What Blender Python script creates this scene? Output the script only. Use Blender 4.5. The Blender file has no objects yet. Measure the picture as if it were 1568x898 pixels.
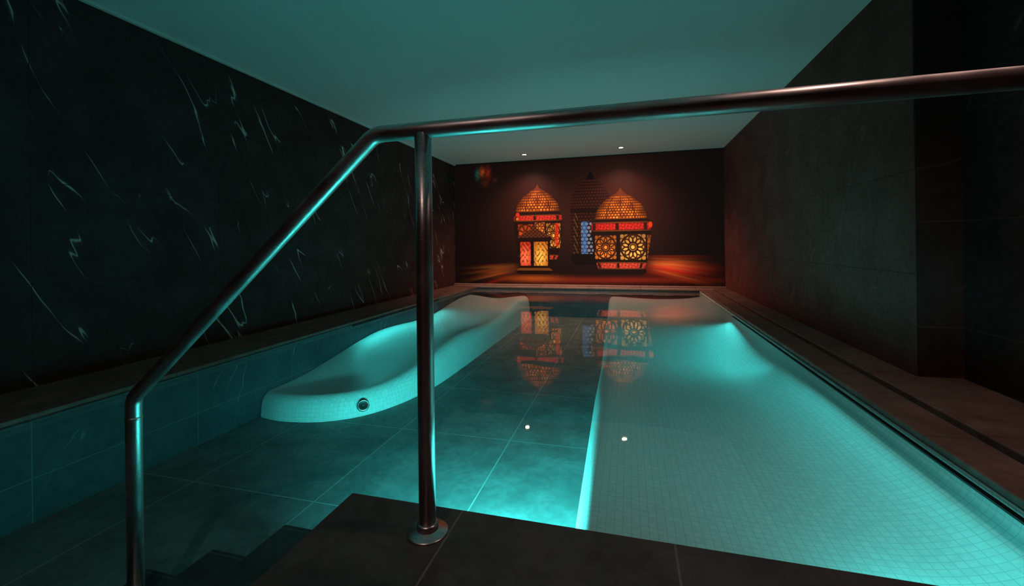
import bpy, bmesh, math, numpy as np
from mathutils import Vector, Matrix
S=bpy.context.scene
try:
    S.view_settings.view_transform='Standard'; S.view_settings.look='None'
    S.cycles.max_bounces=7; S.cycles.diffuse_bounces=3; S.cycles.glossy_bounces=3; S.cycles.transparent_max_bounces=8
except Exception as e: print(e)
XL,XR,YB,ZC=-3.35,1.59,8.08,2.4
PL,PR,PB=-2.85,1.16,7.90      # pool left/right/back
ZW,ZF=-0.05,-0.55
YD=1.22; XD=-0.875

def link(o,parent=None):
    S.collection.objects.link(o)
    if parent: o.parent=parent
    return o
def meshobj(name,v,f,mat=None,parent=None,smooth=False):
    me=bpy.data.meshes.new(name); me.from_pydata([tuple(p) for p in v],[],[tuple(q) for q in f]); me.validate(); me.update()
    if smooth:
        for p in me.polygons: p.use_smooth=True
    o=bpy.data.objects.new(name,me)
    if mat: me.materials.append(mat)
    return link(o,parent)
def boxes(name,lst,mat,parent=None,bevel=0.0):
    bm=bmesh.new()
    for (x0,x1,y0,y1,z0,z1) in lst:
        r=bmesh.ops.create_cube(bm,size=1)
        for v in r['verts']:
            v.co=Vector(((x0+x1)/2+v.co.x*(x1-x0),(y0+y1)/2+v.co.y*(y1-y0),(z0+z1)/2+v.co.z*(z1-z0)))
    me=bpy.data.meshes.new(name); bm.to_mesh(me); bm.free()
    me.materials.append(mat)
    o=link(bpy.data.objects.new(name,me),parent)
    if bevel>0:
        m=o.modifiers.new('bev','BEVEL'); m.width=bevel; m.segments=2
    return o
def empty(name):
    e=bpy.data.objects.new(name,None); e.empty_display_size=.1; return link(e)
def revolve(name,prof,axis_m,mat,parent=None,n=48,smooth=True):
    v=[];f=[]
    for (r,z) in prof:
        for i in range(n):
            a=2*math.pi*i/n; v.append(axis_m@Vector((r*math.cos(a),r*math.sin(a),z)))
    for k in range(len(prof)-1):
        for i in range(n):
            j=(i+1)%n; f.append((k*n+i,k*n+j,(k+1)*n+j,(k+1)*n+i))
    return meshobj(name,v,f,mat,parent,smooth)

# ---------------- materials
class NT:
    def __init__(s,name):
        s.m=bpy.data.materials.new(name); s.m.use_nodes=True; s.t=s.m.node_tree; s.n=s.t.nodes; s.l=s.t.links
        s.b=s.n['Principled BSDF']; s.out=s.n['Material Output']
    def new(s,k): return s.n.new(k)
    def val(s,sock,v):
        if isinstance(v,(int,float)): sock.default_value=v
        elif isinstance(v,(tuple,list)): sock.default_value=v if len(v)==len(sock.default_value) else tuple(v)+(1,)
        else: s.l.new(v,sock)
    def math(s,op,a,b=0.0,c=None,clamp=False):
        n=s.new('ShaderNodeMath'); n.operation=op; n.use_clamp=clamp
        s.val(n.inputs[0],a); s.val(n.inputs[1],b)
        if c is not None: s.val(n.inputs[2],c)
        return n.outputs[0]
    def mix(s,f,a,b):
        n=s.new('ShaderNodeMix'); n.data_type='RGBA'
        s.val(n.inputs[0],f); s.val(n.inputs[6],a); s.val(n.inputs[7],b); return n.outputs[2]
    def rng(s,v,a,b,c=0.0,d=1.0,smooth=True):
        n=s.new('ShaderNodeMapRange'); n.interpolation_type='SMOOTHSTEP' if smooth else 'LINEAR'
        s.val(n.inputs[0],v)
        for i,x in enumerate((a,b,c,d)): n.inputs[i+1].default_value=x
        return n.outputs[0]
    def pos(s): return s.new('ShaderNodeNewGeometry').outputs['Position']
    def sep(s,v):
        n=s.new('ShaderNodeSeparateXYZ'); s.l.new(v,n.inputs[0]); return n.outputs
    def noise(s,vec,scale,detail=3,rough=.5,dist=0):
        n=s.new('ShaderNodeTexNoise'); s.l.new(vec,n.inputs['Vector']); n.inputs['Scale'].default_value=scale
        n.inputs['Detail'].default_value=detail; n.inputs['Roughness'].default_value=rough; n.inputs['Distortion'].default_value=dist
        return n.outputs[0]
    def mapping(s,vec,rot=(0,0,0),scale=(1,1,1),loc=(0,0,0)):
        n=s.new('ShaderNodeMapping'); s.l.new(vec,n.inputs[0]); n.inputs['Rotation'].default_value=rot
        n.inputs['Scale'].default_value=scale; n.inputs['Location'].default_value=loc; return n.outputs[0]
    def grout(s,pitch,width,off=(0,0,0)):
        p=s.sep(s.pos()); g=s.new('ShaderNodeNewGeometry'); nn=s.sep(g.outputs['True Normal']); tot=None
        for i in range(3):
            if not pitch[i]: continue
            q=s.math('DIVIDE',s.math('SUBTRACT',p[i],off[i]),pitch[i])
            q=s.math('FRACT',s.math('ADD',q,100.5))
            q=s.math('MULTIPLY',s.math('ABSOLUTE',s.math('SUBTRACT',q,.5)),pitch[i])
            q=s.math('LESS_THAN',q,width/2)
            mk=s.math('LESS_THAN',s.math('ABSOLUTE',nn[i]),.75)
            q=s.math('MULTIPLY',q,mk)
            tot=q if tot is None else s.math('MAXIMUM',tot,q)
        return tot
    def bump(s,h,strength=.2,dist=.01):
        n=s.new('ShaderNodeBump'); n.inputs['Strength'].default_value=strength; n.inputs['Distance'].default_value=dist
        s.l.new(h,n.inputs['Height']); return n.outputs[0]

def stone(name,base,base2,pitch,width,groutcol,off=(0,0,0),rough=.5,veins=None,rot=0.0,bumpy=.15,spec=.5,mott=3.0):
    N=NT(name); P=N.pos()
    n1=N.noise(P,mott,4,.6); n2=N.noise(P,22,3,.65)
    c=N.mix(N.rng(n1,.3,.7),base,base2)
    c=N.mix(N.math('MULTIPLY',N.rng(n2,.35,.75),.35),c,tuple(x*.45 for x in base))
    if veins:
        vec=N.mapping(N.mapping(P,rot=(rot,0,0)),scale=(.3,.36,2.0),loc=(0,.37,.2))
        vn=N.noise(vec,2.1,3,.42,.0)
        r=N.math('ABSOLUTE',N.math('SUBTRACT',vn,.5))
        msk=N.rng(N.noise(N.mapping(P,loc=(3.1,7.7,1.3)),2.9,1),.50,.66)
        th=N.math('ADD',N.math('MULTIPLY',msk,.0085),.0002)
        line=N.math('SUBTRACT',1.0,N.math('DIVIDE',r,th),clamp=True)
        halo=N.math('MULTIPLY',N.math('MULTIPLY',N.rng(r,0,.025,1,0),msk),.06)
        v=N.math('MAXIMUM',N.math('MULTIPLY',line,N.math('POWER',msk,.5)),halo)
        c=N.mix(N.math('MULTIPLY',v,veins[0]),c,veins[1])
    g=N.grout(pitch,width,off)
    c=N.mix(g,c,groutcol)
    N.val(N.b.inputs['Base Color'],c)
    N.val(N.b.inputs['Roughness'],N.rng(n2,.2,.8,rough-.08,rough+.12))
    N.b.inputs['Specular IOR Level'].default_value=spec
    h=N.math('SUBTRACT',N.math('ADD',N.math('MULTIPLY',n2,.5),N.math('MULTIPLY',n1,.5)),g)
    N.l.new(N.bump(h,bumpy,.006),N.b.inputs['Normal'])
    return N.m
def simple(name,col,rough=.5,metal=0,emis=None,es=0):
    N=NT(name); b=N.b
    n=N.noise(N.pos(),30,2)
    N.val(b.inputs['Base Color'],N.mix(N.math('MULTIPLY',n,.25),col,tuple(x*.8 for x in col)))
    b.inputs['Roughness'].default_value=rough; b.inputs['Metallic'].default_value=metal
    if emis: b.inputs['Emission Color'].default_value=tuple(emis)+(1,); b.inputs['Emission Strength'].default_value=es
    return N.m

M_wallL=stone('black_marble_tile',(.056,.024,.023),(.084,.040,.037),(0,1.2,.6),.004,(.034,.016,.016),off=(0,.5,.0),rough=.6,veins=(.85,(.85,.62,.62)),rot=math.radians(58),spec=.08)
M_wallR=stone('brown_marble_tile',(.145,.047,.042),(.20,.072,.065),(0,1.2,.6),.005,(.07,.026,.023),off=(0,.5,.0),rough=.6,veins=(.25,(.48,.26,.24)),rot=math.radians(58),spec=.08)  # brown of the warm light put into the base colour
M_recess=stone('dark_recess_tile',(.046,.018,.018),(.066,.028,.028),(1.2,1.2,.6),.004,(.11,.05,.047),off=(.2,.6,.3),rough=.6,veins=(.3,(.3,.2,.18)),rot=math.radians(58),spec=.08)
M_deck=stone('slate_deck_tile',(.062,.049,.046),(.105,.085,.080),(.6,.6,0),.006,(.20,.16,.15),off=(-.49,.62,0),rough=.42,bumpy=.4,mott=5,spec=.35)
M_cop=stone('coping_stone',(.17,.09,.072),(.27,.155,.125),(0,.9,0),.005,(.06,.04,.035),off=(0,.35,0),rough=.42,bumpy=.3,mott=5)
M_copLit=stone('coping_stone_end',(.46,.28,.22),(.56,.36,.30),(.9,0,0),.005,(.08,.05,.045),off=(.2,0,0),rough=.42,bumpy=.3,mott=5)  # lighter coping stone, warm light on the back ledge put into its colour
M_pfloor=stone('pool_slate_tile',(.11,.13,.13),(.19,.22,.22),(.82,.93,.6),.007,(.34,.37,.36),off=(-.8,1.0,0),rough=.6,bumpy=.2,mott=4)
M_pwall=stone('pool_wall_tile',(.038,.050,.062),(.062,.077,.09),(.85,.85,.28),.005,(.12,.14,.14),off=(.1,.59,-.05),rough=.6,bumpy=.2,mott=4)
M_step=stone('pool_step_tile',(.030,.040,.042),(.05,.065,.067),(0,.6,0),.006,(.08,.10,.10),off=(0,.62,0),rough=.6,bumpy=.2,mott=4)
# mosaic
N=NT('white_mosaic'); g=N.grout((.03,.03,.03),.003)
n=N.noise(N.pos(),33,1)
c=N.mix(N.rng(n,.35,.65),(.64,.65,.64),(.70,.71,.69)); c=N.mix(g,c,(.54,.55,.54))
N.val(N.b.inputs['Base Color'],c); N.b.inputs['Roughness'].default_value=.4; N.b.inputs['Specular IOR Level'].default_value=.1
M_mos=N.m
N=NT('painted_ceiling'); n=N.noise(N.pos(),60,2)
N.val(N.b.inputs['Base Color'],N.mix(n,(.87,.75,.75),(.90,.78,.78))); N.b.inputs['Roughness'].default_value=.8
M_ceil=N.m
M_trim=simple('ceiling_trim_paint',(.8,.72,.72),.5)
M_chrome=simple('brushed_steel',(.5,.48,.46),.3,1)
M_dark=simple('dark_plastic',(.02,.02,.02),.5)
M_lamp=simple('warm_lamp_lens',(.9,.8,.7),.3,0,(1,.82,.62),60)
M_teal=simple('teal_lamp_lens',(.7,.9,.9),.3,0,(.05,.85,.8),4)
# brushed rail metal
N=NT('brushed_rail_metal'); P=N.pos()
n=N.noise(N.mapping(P,scale=(3,60,60)),4,2); n2=N.noise(P,9,2)
N.val(N.b.inputs['Base Color'],N.mix(N.rng(n,.3,.7),(.54,.43,.43),(.70,.58,.58)))
N.b.inputs['Metallic'].default_value=1; N.val(N.b.inputs['Roughness'],N.rng(n2,.3,.7,.30,.42)); M_rail=N.m
# water
N=NT('pool_water_surface'); N.n.remove(N.b)
geo=N.new('ShaderNodeNewGeometry')
h=N.noise(N.pos(),2.2,2)
bn=N.new('ShaderNodeBump'); bn.inputs['Strength'].default_value=.12; bn.inputs['Distance'].default_value=.02; N.l.new(h,bn.inputs['Height'])
dt=N.new('ShaderNodeVectorMath'); dt.operation='DOT_PRODUCT'; N.l.new(geo.outputs['Normal'],dt.inputs[0]); N.l.new(geo.outputs['Incoming'],dt.inputs[1])
co=N.math('ABSOLUTE',dt.outputs['Value'])
F=N.math('ADD',N.math('MULTIPLY',N.math('POWER',N.math('SUBTRACT',1.0,co,clamp=True),5.0),.95),.022)
gl=N.new('ShaderNodeBsdfGlossy'); gl.inputs['Roughness'].default_value=.02; N.l.new(bn.outputs[0],gl.inputs['Normal'])
tr=N.new('ShaderNodeBsdfTransparent'); tr.inputs['Color'].default_value=(.80,.99,.98,1)
ms=N.new('ShaderNodeMixShader'); N.l.new(F,ms.inputs[0]); N.l.new(tr.outputs[0],ms.inputs[1]); N.l.new(gl.outputs[0],ms.inputs[2]); N.l.new(ms.outputs[0],N.out.inputs[0])
M_water=N.m

# ---------------- room shell
YN=-2.2; XR2=1.81; YJ=3.0
boxes('wall_left',[(XL-.15,XL,YN,YB+.15,-.0,ZC)],M_wallL)
boxes('wall_back',[(XL-.15,XR+.4,YB,YB+.15,-.7,ZC)],M_wallR)
boxes('wall_right',[(XR,XR+.35,YJ,YB,0,ZC)],M_wallR)
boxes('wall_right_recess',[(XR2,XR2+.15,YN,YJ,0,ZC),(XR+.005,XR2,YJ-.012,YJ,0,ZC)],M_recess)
boxes('wall_front',[(XL-.15,XR2+.15,YN-.15,YN,-.7,ZC)],M_wallR)
boxes('ceiling',[(XL-.15,XR2+.15,YN-.15,YB+.15,ZC,ZC+.12)],M_ceil)
boxes('trim_1',[(XL,XL+.035,YN,YB,ZC-.022,ZC)],M_trim,bevel=.004)
boxes('trim_2',[(XL,XR,YB-.025,YB,ZC-.012,ZC)],M_dark)
boxes('floor',[(XD,PR,YN,YD,-.7,0),(XL,XD,YN,-.4,-.7,0)],M_deck,bevel=.006)
# coping
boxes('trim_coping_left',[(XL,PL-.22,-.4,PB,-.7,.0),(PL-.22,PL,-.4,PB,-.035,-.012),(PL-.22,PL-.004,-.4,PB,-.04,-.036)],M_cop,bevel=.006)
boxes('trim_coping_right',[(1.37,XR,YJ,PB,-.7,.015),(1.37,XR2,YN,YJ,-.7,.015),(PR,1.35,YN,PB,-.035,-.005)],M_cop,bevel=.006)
boxes('trim_coping_back',[(XL,XR,PB+.09,YB,-.7,.03),(XL,XR,PB,PB+.08,-.035,-.002)],M_copLit,bevel=.006)
# pool shell
boxes('pool_floor',[(PL-.22,1.37,-.4,PB+.1,ZF-.15,ZF)],M_pfloor)
boxes('pool_wall_left',[(PL-.22,PL,-.4,PB,ZF,-.04)],M_pwall)
boxes('pool_wall_right',[(PR,1.37,YD,PB,ZF,-.04)],M_mos)
boxes('pool_wall_back',[(PL,PR,PB,PB+.09,ZF,-.04)],M_pwall)
boxes('pool_steps',[(-1.16,XD,-.4,YD+.02,ZF,-.16),(-1.48,-1.16,-.4,YD+.02,ZF,-.30),(-1.80,-1.48,-.4,YD+.02,ZF,-.43)],M_step,bevel=.006)
# water (L-shaped)
meshobj('pool_water',[(PL,-.4,ZW),(XD,-.4,ZW),(XD,YD,ZW),(PR,YD,ZW),(PR,PB,ZW),(XD,PB,ZW),(PL,PB,ZW),(PL,YD,ZW)],
        [(0,1,2,7),(7,2,5,6),(2,3,4,5)],M_water)

# ---------------- loungers
def keys(y,K):
    for (a,za),(b,zb) in zip(K,K[1:]):
        if y<=b:
            t=max(0,min(1,(y-a)/(b-a))); t=t*t*(3-2*t); return za+(zb-za)*t
    return K[-1][1]
def catmull(P,n=10):
    out=[]
    Q=[P[0]]+P+[P[-1]]
    for i in range(1,len(Q)-2):
        for k in range(n):
            t=k/n; p=[Vector(q) for q in Q[i-1:i+3]]
            out.append(.5*((2*p[1])+(p[2]-p[0])*t+(2*p[0]-5*p[1]+4*p[2]-p[3])*t*t+(3*p[1]-p[0]-3*p[2]+p[3])*t**3))
    out.append(Vector(P[-1])); return out
def lounger(name,Rp,Lp,K,sgn,sag,parent,er=1.0,cove=None):
    NC=40; v=[];f=[]
    prof=[(.0,0),(.02*er,-.004*er),(.04*er,-.016*er),(.058*er,-.038*er),(.068*er,-.075*er),(.072*er,-.11*er),(.075*er,None)]
    n=len(Rp); nc=NC+len(prof)-1
    for i in range(n):
        R=Rp[i];L=Lp[i]
        a=Rp[max(0,i-1)]; b=Rp[min(n-1,i+1)]; t=(b-a).normalized(); nrm=Vector((t.y,-t.x))*sgn
        for j in range(NC):
            fr=(j/(NC-1))**1.5; p=L.lerp(R,fr)
            z=keys(p.y,K)-sag*math.sin(math.pi*fr)**1.5*min(1,abs((R-L).length)/1.0)
            if cove:   # sweep up to the pool wall near the waterline
                d=abs(p.x-L.x)/cove[0]
                if d<1: z+=(cove[1]-z)*(1-math.sqrt(1-(1-d)**2))
            v.append((p.x,p.y,z))
        zt=keys(R.y,K)
        for (d,dz) in prof[1:]:
            p=R+nrm*d; v.append((min(max(p.x,PL+.006),PR-.006),p.y,ZF+.001 if dz is None else max(zt+dz,ZF+.02)))
    for i in range(n-1):
        for j in range(nc-1):
            q=[i*nc+j,i*nc+j+1,(i+1)*nc+j+1,(i+1)*nc+j]
            f.append(q if sgn>0 else q[::-1])
    for i,rev in ((n-1,False),(0,True)):
        base=len(v); row=[i*nc+j for j in range(nc)]
        for r in row: v.append((v[r][0],v[r][1]+(0.06 if not rev else 0),ZF+.001))
        for j in range(nc-1):
            q=[row[j],row[j+1],base+j+1,base+j]; f.append(q)
    o=meshobj(name,v,f,M_mos,parent,True)
    bm=bmesh.new(); bm.from_mesh(o.data); bmesh.ops.remove_doubles(bm,verts=bm.verts,dist=.0005)
    bmesh.ops.recalc_face_normals(bm,faces=bm.faces); bm.to_mesh(o.data); bm.free()
    for p in o.data.polygons: p.use_smooth=True
    return o
KL=[(2.6,-.37),(3.0,-.37),(4.6,-.20),(5.7,-.25),(7.2,-.13),(7.5,-.13),(7.7,-.15)]
XA=PL+.006
Rp=catmull([(XA,2.90),(-2.62,2.86),(-2.34,2.91),(-2.12,3.07),(-1.98,3.35),(-1.90,3.72),(-1.87,4.2),(-1.86,5.2),(-1.85,6.4),(-1.83,7.6)],12)
Rp=[Vector((p.x,p.y)) for p in Rp]
Lp=[]
for i,p in enumerate(Rp):
    fr=min(1,(i)/70.0); y=2.91*(1-fr)+fr*max(p.y,2.91); Lp.append(Vector((XA,max(y,2.91))))
le=empty('pool_lounger')
lounger('bed',Rp,Lp,KL,1,.05,le,1.35)
ax=Vector((.62,-.78,0)).normalized()
mj=Matrix.Translation((-2.035,2.985,-.46))@ax.to_track_quat('Z','Y').to_matrix().to_4x4()
revolve('jet_nozzle',[(.0,.0),(.014,.010),(.016,.002),(.03,.002),(.034,.010),(.044,.010),(.048,.004),(.048,-.06)],mj,M_chrome,le)
revolve('jet_core',[(.0,.014),(.012,.014),(.017,.006),(.030,.004)],mj,M_dark,le)
KR=[(1.0,-.21),(2.8,-.21),(4.2,-.29),(5.5,-.17),(6.4,-.20),(7.2,-.10),(7.5,-.11),(7.7,-.13)]
ys=np.linspace(YD+.03,7.6,110)
Rp=[Vector((-.13-.02*(y-1.2),y)) for y in ys]; Lp=[Vector((PR-.006,y)) for y in ys]
le2=empty('pool_lounger.001')
lounger('bed_right',Rp,Lp,KR,-1,.03,le2,1.0,(.34,-.075))

# ---------------- handrail
hr=empty('handrail'); RY=1.10; RZ=1.12
def fillet(P,r,n=8):
    out=[Vector(P[0])]
    for a,b,c in zip(P,P[1:],P[2:]):
        a,b,c=Vector(a),Vector(b),Vector(c); u=(a-b).normalized(); w=(c-b).normalized(); 
        p=b+u*r; q=b+w*r
        for k in range(n+1):
            t=k/n; out.append((1-t)**2*p+2*t*(1-t)*b+t*t*q)
    out.append(Vector(P[-1])); return out
def tube(name,P,r,mat,parent,n=32):
    v=[];f=[]
    for i,p in enumerate(P):
        a=P[max(0,i-1)];b=P[min(len(P)-1,i+1)]; t=(b-a).normalized()
        s=Vector((0,1,0)); u=t.cross(s).normalized()
        for k in range(n):
            an=2*math.pi*k/n; v.append(p+r*(math.cos(an)*s+math.sin(an)*u))
    for i in range(len(P)-1):
        for k in range(n):
            j=(k+1)%n; f.append((i*n+k,i*n+j,(i+1)*n+j,(i+1)*n+k))
    f.append(tuple(range(n))[::-1]); f.append(tuple((len(P)-1)*n+k for k in range(n)))
    return meshobj(name,v,f,mat,parent,True)
tube('rail',fillet([(XR2,RY,RZ),(-.70,RY,RZ),(-1.655,RY,.284),(-1.655,RY,-.43)],.028,6),.0235,M_rail,hr)
tube('post',[Vector((-.549,RY,0.0)),Vector((-.549,RY,.4)),Vector((-.549,RY,.8)),Vector((-.549,RY,RZ-.01))],.0235,M_rail,hr)
T=Matrix.Translation
revolve('post_flange',[(.0225,.012),(.03,.012),(.034,.008),(.055,.006),(.058,.003),(.058,0)],T((-.549,RY,0)),M_rail,hr)
revolve('post_collar',[(.0225,.03),(.029,.028),(.03,.022),(.03,.01),(.03,.0)],T((-.549,RY,0)),M_rail,hr)
revolve('rail_joint',[(.0225,-.006),(.0248,-.004),(.0248,.004),(.0225,.006)],T((-1.655,RY,.215)),M_rail,hr)
revolve('foot_flange',[(.0225,.012),(.03,.012),(.055,.006),(.058,0)],T((-1.655,RY,-.43)),M_rail,hr)
revolve('wall_flange',[(.0225,.012),(.03,.012),(.055,.006),(.058,0)],T((XR2,RY,RZ))@Matrix.Rotation(-math.pi/2,4,'Y'),M_rail,hr)

# ---------------- ceiling spots
def spot(name,x,y,e,col,size=100,tilt=0.0,blend=.8):
    p=empty(name)
    revolve('bezel',[(.036,0),(.038,-.006),(.048,-.008),(.054,-.004),(.055,0)],T((x,y,ZC)),M_chrome,p)
    revolve('lens',[(.0,-.002),(.036,-.002)],T((x,y,ZC)),M_lamp,p)
    L=bpy.data.lights.new('bulb','SPOT'); L.energy=e; L.color=col; L.spot_size=math.radians(size); L.spot_blend=blend; L.shadow_soft_size=.03
    o=bpy.data.objects.new('bulb',L); o.location=(x,y,ZC-.015); o.rotation_euler=(tilt,0,0); link(o,p)
warm=(1,.50,.36)
spot('ceiling_spotlight',-1.78,7.54,145,warm,125,math.radians(8),1)
spot('ceiling_spotlight.001',-.10,7.49,145,warm,125,math.radians(8),1)
spot('ceiling_spotlight.002',1.40,1.35,30,(1,.66,.57),130,0,1)
spot('ceiling_spotlight.003',-.6,-.6,28,(1,.74,.68),140,0,1)

# ---------------- pool lights
TEAL=(.06,.78,.76)
def plight(name,loc,d,e,size=.16,spread=180,tilt=0):
    p=empty(name); d=Vector(d).normalized()
    R=d.to_track_quat('Z','Y').to_matrix().to_4x4(); m=T(loc)@R
    revolve('housing',[(size/2,.0),(size/2,.012),(size/2+.012,.012),(size/2+.018,0)],m,M_chrome,p)
    revolve('lens',[(0,.006),(size/2,.006)],m,M_teal,p)
    L=bpy.data.lights.new('lamp','AREA'); L.shape='DISK'; L.size=size; L.energy=e; L.color=TEAL; L.spread=math.radians(spread)
    d2=(d+Vector((0,0,-tilt))).normalized()
    o=bpy.data.objects.new('lamp',L); o.matrix_world=T(Vector(loc)+d*.02)@(-d2).to_track_quat('Z','Y').to_matrix().to_4x4(); link(o,p)
plight('pool_light',(-.50,YD,-.32),(.03,1,0),108,.14,138,.40)
plight('pool_light.001',(.80,YD,-.12),(0,1,0),2.5,.08,140,.05)
# added lamp strips, unseen, laid underwater for teal glow on the beds
def strip(name,x,y0,y1,sx,e,out=.6,spread=180):
    p=empty(name)
    boxes('channel',[(x-.010,x+.010,y0,y1,-.058,-.050)],M_dark,p)
    L=bpy.data.lights.new('led','AREA'); L.shape='RECTANGLE'; L.size=.02; L.size_y=y1-y0; L.energy=e; L.color=TEAL; L.spread=math.radians(spread)
    d=Vector((sx*out,0,-1)).normalized()
    zz=-d; yy=Vector((0,1,0)); xx=yy.cross(zz)
    m=Matrix((xx,yy,zz)).transposed().to_4x4(); m.translation=Vector((x+sx*.008,(y0+y1)/2,-.066))
    o=bpy.data.objects.new('led',L); o.matrix_world=m; link(o,p)
strip('pool_led_strip',PR-.02,3.8,5.4,-1,6.5,3.0,120)
strip('pool_led_strip.001',PR-.02,1.5,3.8,-1,2.8,2.4,120)
strip('pool_led_strip.002',PL+.014,4.0,6.2,1,6,1.4,150)

# speaker on left wall
sp=empty('wall_speaker')
ms_=T((XL,7.78,2.08))@Matrix.Rotation(math.pi/2,4,'Y')
revolve('ring',[(.085,.0),(.09,.012),(.10,.014),(.108,.008),(.11,0)],ms_,M_dark,sp)
revolve('grille',[(0,.004),(.03,.012),(.05,.004),(.085,.006)],ms_,M_dark,sp)

# ---------------- mural
def lin(c): 
    c=np.array(c,float)/255; return np.where(c<=.04045,c/12.92,((c+.055)/1.055)**2.4)
nx,nz=900,440
xs=np.linspace(XL+.01,XR-.01,nx); zs=np.linspace(.03,ZC-.015,nz)
X,Z=np.meshgrid(xs,zs); img=np.zeros((nz,nx,3)); img[:]=lin((12,6,5))
rs=np.random.RandomState(4)
def G(cx,cz,sx,sz): return np.exp(-((X-cx)/sx)**2-((Z-cz)/sz)**2)
def add(a,col,k=1): 
    global img
    img=img+(a*k)[...,None]*lin(col)
def put(m,col):
    global img
    m=np.clip(m,0,1)[...,None]; c=col if isinstance(col,np.ndarray) and col.ndim==3 else lin(col)
    img=img*(1-m)+m*c
def sm(x,a,b): 
    t=np.clip((x-a)/(b-a),0,1); return t*t*(3-2*t)
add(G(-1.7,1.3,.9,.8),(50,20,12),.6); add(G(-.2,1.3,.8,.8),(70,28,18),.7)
for (cx,cz,w,h,c,k) in [(-2.86,2.18,.04,.09,(26,100,80),.5),(-2.76,2.22,.05,.08,(190,80,24),.5),(-2.64,2.2,.05,.10,(150,34,16),.5),(-2.70,2.0,.08,.07,(90,30,12),.4),(-2.5,2.05,.05,.05,(70,36,12),.4)]:
    add(G(cx,cz,w,h)*(0.7+.3*np.sin(X*50+Z*20)*np.sin(Z*60)),c,k)
for k in range(60):
    a=rs.uniform(-.30,.05); x0=-.1; z0=.50+rs.uniform(-.12,.08)
    left=k%3==0
    if left: x0=-1.7; z0-=.1
    d=Z-(z0-abs(X-x0)*abs(a))
    side=sm(X,x0+.3,x0+.6) if not left else 1-sm(X,x0-.5,x0-.2)
    fall=np.exp(-((np.abs(X-x0)-.8)/rs.uniform(.25,.5))**2)
    col=[(215,40,18),(220,80,24),(160,16,16),(200,120,44)][rs.randint(4)]
    add(np.exp(-(d/rs.uniform(.010,.035))**2)*fall*side,col,.07 if left else .12)
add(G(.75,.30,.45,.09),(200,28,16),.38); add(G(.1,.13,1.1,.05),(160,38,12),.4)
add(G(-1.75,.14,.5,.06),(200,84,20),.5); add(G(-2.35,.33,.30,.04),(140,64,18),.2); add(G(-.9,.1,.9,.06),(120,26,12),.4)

def sil(cx,zk,wk):
    w=np.interp(Z,zk,wk,left=0,right=0); xn=(X-cx)/np.maximum(w,1e-3); return w,xn,(np.abs(xn)<1)&(w>0)
def lattice(xn,sz,dens=9,z0=0):
    a=np.arcsin(np.clip(xn,-1,1))
    u=a*dens/1.57; v=(Z-z0)/sz
    r=np.floor(v); uu=u+.5*(r%2)
    du=uu-np.round(uu); dv=v-r-.5
    return 1-sm(np.sqrt((du*1.0)**2+(dv*1.0)**2),.30,.44)
def rosette(cx,cz,hw,hh,n=10):
    x=(X-cx)/hw; z=(Z-cz)/hh; r=np.sqrt(x*x+z*z); t=np.arctan2(z,x)
    inside=(np.maximum(np.abs(x),np.abs(z))<1)
    line=np.zeros_like(r)
    for k in range(n):
        an=2*math.pi*k/n
        d=np.sqrt((x-.62*math.cos(an))**2+(z-.62*math.sin(an))**2)
        line=np.maximum(line,1-sm(np.abs(d-.30),.03,.075))
    for rr in (.20,.34,.96): line=np.maximum(line,1-sm(np.abs(r-rr),.03,.08))
    line=np.maximum(line,(1-sm(np.abs(np.sin(t*n/2))*r,.02,.07))*(r<.96)*(r>.2))
    c=(1-sm(np.abs((x-np.round(x*3)/3)*(z-np.round(z*3)/3)),.001,.006))*(r>.96)
    line=np.maximum(line,c)
    return inside,line,r
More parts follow.
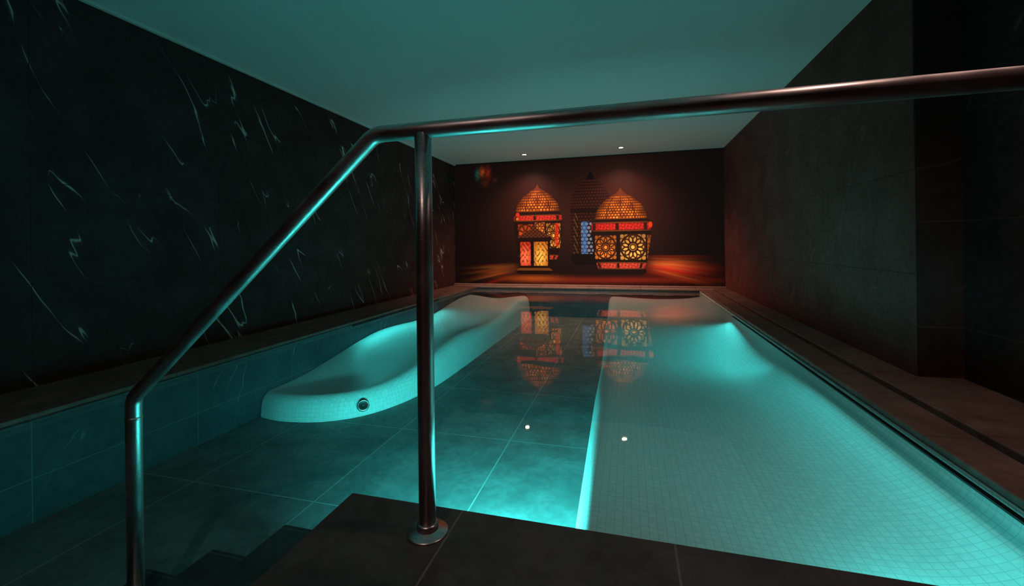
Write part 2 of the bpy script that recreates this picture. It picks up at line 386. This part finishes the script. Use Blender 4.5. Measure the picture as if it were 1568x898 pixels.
def lantern(cx,zk,wk,dome,red,low,ros,bright=1.0,dens=9,pitch=.062,redc=(214,38,28)):
    w,xn,m=sil(cx,zk,wk)
    put(m*1.0,(24,10,7))
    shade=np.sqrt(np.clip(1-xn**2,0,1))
    var=.65+.35*np.sin(X*19+Z*7)*np.sin(Z*23-X*5)
    dm=m&(Z>dome[0])&(Z<dome[1]); L=lattice(xn,pitch,dens,dome[0])
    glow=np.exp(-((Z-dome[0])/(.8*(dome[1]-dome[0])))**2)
    col=lin((255,128,40))*1.25
    rib=1-.7*(1-sm(np.minimum(np.abs(np.abs(xn)-.55),np.abs(xn)),.02,.05))
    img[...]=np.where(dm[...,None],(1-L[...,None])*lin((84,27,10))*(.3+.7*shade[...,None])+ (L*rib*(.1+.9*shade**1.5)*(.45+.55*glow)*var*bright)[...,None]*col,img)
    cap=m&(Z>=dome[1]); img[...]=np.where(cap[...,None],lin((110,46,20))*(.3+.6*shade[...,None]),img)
    div=np.minimum.reduce([np.abs(xn-q) for q in (-.9,-.12,.82)])
    pt=.7+.3*np.sin(X*70+Z*30)*np.sin(Z*90-X*20)
    fil=1-.65*(1-sm(np.abs(np.sin(X*58)*np.cos(Z*62)),.05,.2))
    for (b,cc,k) in ((red,lin(redc),1.2),(low,lin((230,70,46)),1.1)):
        rb=m&(Z>b[0])&(Z<b[1])
        rp=sm(div,.04,.07)*sm(np.abs(Z-(b[0]+b[1])/2),(b[1]-b[0])*.45,(b[1]-b[0])*.34)*fil
        img[...]=np.where(rb[...,None],(rp*pt*bright*k*(.5+.5*shade))[...,None]*cc+(1-rp)[...,None]*lin((50,17,9)),img)
    for (rx,rz,hw,hh,n,c) in ros:
        ins,line,r=rosette(rx,rz,hw,hh,n); ins=ins&m
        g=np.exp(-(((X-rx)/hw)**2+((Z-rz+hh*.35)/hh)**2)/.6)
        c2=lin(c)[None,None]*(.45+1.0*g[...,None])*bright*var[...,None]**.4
        img[...]=np.where(ins[...,None],c2*(1-line[...,None])+line[...,None]*lin((50,18,8)),img)
    for q in (red[0],red[1],dome[0],low[0],low[1]):
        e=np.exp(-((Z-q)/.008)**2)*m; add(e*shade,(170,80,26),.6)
# rear dark lantern D
w,xn,m=sil(-.66,[.40,.46,.55,1.25,1.45,1.5,1.7,1.9,2.0,2.08,2.14],[.30,.36,.36,.38,.38,.37,.33,.20,.07,.03,.0])
L=lattice(xn,.055,9)
put(m*1.0,(14,6,5)); dm=m&(Z>1.45)&(Z<1.98); put(dm*L*.7,(70,26,16)); bd=m&(Z>.6)&(Z<1.36)
put(bd*lattice(xn,.06,9)*.6,(76,26,12))
bl=bd&(X>-.84)&(X<-.62)&(Z<1.2); put(bl*lattice(xn*.9,.07,8)*.85,(120,132,150)); put(bl*(1-sm(np.abs(X+.78),.02,.07))*.6,(56,104,155))
gd=bd&(X<-.90)&(X>-.98); put(gd*(1-sm(np.abs(np.sin(X*45+Z*20)),.1,.4))*.5,(120,110,40))
# A rear left
lantern(-1.66,[.50,.6,1.0,1.28,1.36,1.44,1.56,1.70,1.80,1.86,1.93],[.36,.40,.46,.47,.45,.43,.39,.28,.14,.04,.0],(1.42,1.82),(1.24,1.34),(.5,.58),
   [(-1.90,1.0,.15,.18,8,(235,84,30)),(-1.36,.95,.14,.24,10,(255,160,56)),(-1.62,1.10,.10,.11,8,(255,130,44))],1.0,10,.050,(225,50,36))
put((G(-2.05,1.36,.04,.045)>.4)*1.0,(200,40,20)); put((G(-2.06,1.28,.025,.025)>.4)*1.0,(210,110,30))
put(((np.abs(X+1.30)<.035)&(Z>.75)&(Z<1.18))*.7,(210,24,14))
# B front right
lantern(-.13,[.22,.26,.30,.34,.46,.97,1.18,1.24,1.35,1.5,1.62,1.68,1.74,1.79],[.36,.44,.44,.41,.45,.53,.52,.46,.44,.36,.23,.12,.04,.01],(1.24,1.64),(1.02,1.17),(.33,.44),
   [(-.40,.72,.195,.22,10,(245,124,38)),(.08,.72,.225,.235,12,(255,172,74)),(.36,.72,.035,.22,6,(200,100,30))],1.15,12,.046)
put((G(.385,1.12,.035,.055)>.4)*1.0,(215,56,16))
# C front left small box lantern
cx=-1.735
w,xn,m=sil(cx,[.22,.25,.30,.33,.86,.9,.93,1.04,1.09,1.12,1.17],[.30,.35,.35,.30,.31,.35,.33,.13,.05,.06,.0])
put(m*1.0,(22,9,7)); rf=m&(Z>.92); put(rf*(.3+.3*np.sin(X*80)*np.sin(Z*90)),(130,60,24))
for (x0,x1,c,c2) in ((-2.01,-1.80,(225,46,26),(255,110,64)),(-1.74,-1.47,(240,124,30),(255,180,70))):
    mx=(x0+x1)/2; hw=(x1-x0)/2; ins=(np.abs(X-mx)<hw)&(Z>.38)&(Z<.84)
    g=np.exp(-(((X-mx)/.12)**2+((Z-.55)/.2)**2))
    vor=np.abs(np.sin((X-mx)*42+2*np.sin(Z*17)))*np.abs(np.sin(Z*30+1.7*np.sin(X*33)))
    line=1-sm(vor,.06,.22)
    cc=lin(c)[None,None]*(1-g[...,None])+lin(c2)[None,None]*g[...,None]
    img[...]=np.where(ins[...,None],cc*(1-.85*line[...,None])*(.55+.6*g[...,None]),img)
put(m&(Z>.29)&(Z<.34),(110,54,18))
img=np.clip(img,0,1.4)
V=np.zeros((nz*nx,3),np.float32); V[:,0]=X.ravel(); V[:,1]=YB-.012; V[:,2]=Z.ravel()
idx=np.arange(nz*nx).reshape(nz,nx)
Fq=np.stack([idx[:-1,:-1],idx[:-1,1:],idx[1:,1:],idx[1:,:-1]],-1).reshape(-1,4)
me=bpy.data.meshes.new('lantern_mural'); me.vertices.add(len(V)); me.vertices.foreach_set('co',V.ravel())
me.loops.add(Fq.size); me.loops.foreach_set('vertex_index',Fq.ravel().astype(np.int32))
me.polygons.add(len(Fq)); me.polygons.foreach_set('loop_start',np.arange(0,Fq.size,4,dtype=np.int32))
try: me.polygons.foreach_set('loop_total',np.full(len(Fq),4,dtype=np.int32))
except Exception: pass
me.update(calc_edges=True)
ca=me.color_attributes.new('print','FLOAT_COLOR','POINT')
C=np.ones((nz*nx,4),np.float32); C[:,:3]=img.reshape(-1,3); ca.data.foreach_set('color',C.ravel())
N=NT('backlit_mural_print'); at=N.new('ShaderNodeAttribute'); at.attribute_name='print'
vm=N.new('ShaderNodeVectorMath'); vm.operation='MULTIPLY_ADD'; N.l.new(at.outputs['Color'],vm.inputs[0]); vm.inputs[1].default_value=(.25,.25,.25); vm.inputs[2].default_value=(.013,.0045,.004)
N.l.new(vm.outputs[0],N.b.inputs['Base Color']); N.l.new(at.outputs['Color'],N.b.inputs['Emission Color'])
N.b.inputs['Emission Strength'].default_value=1.0; N.b.inputs['Roughness'].default_value=.5; N.b.inputs['Specular IOR Level'].default_value=.1  # print colours are also emitted, so the mural glows by itself
me.materials.append(N.m)
link(bpy.data.objects.new('lantern_mural',me))

# world
w=bpy.data.worlds.new('World'); S.world=w; w.use_nodes=True
w.node_tree.nodes['Background'].inputs[0].default_value=(.02,.03,.03,1)
# camera
cam=bpy.data.cameras.new('camera'); co=bpy.data.objects.new('camera',cam); link(co)
cam.sensor_width=36; cam.lens=36*662/1568; cam.shift_y=-75/1568; cam.clip_start=.02
co.matrix_world=T((0,0,.8))@Matrix.Rotation(math.radians(15.05),4,'Z')@Matrix.Rotation(math.pi/2,4,'X')@Matrix.Rotation(-.012,4,'Z')
S.camera=co
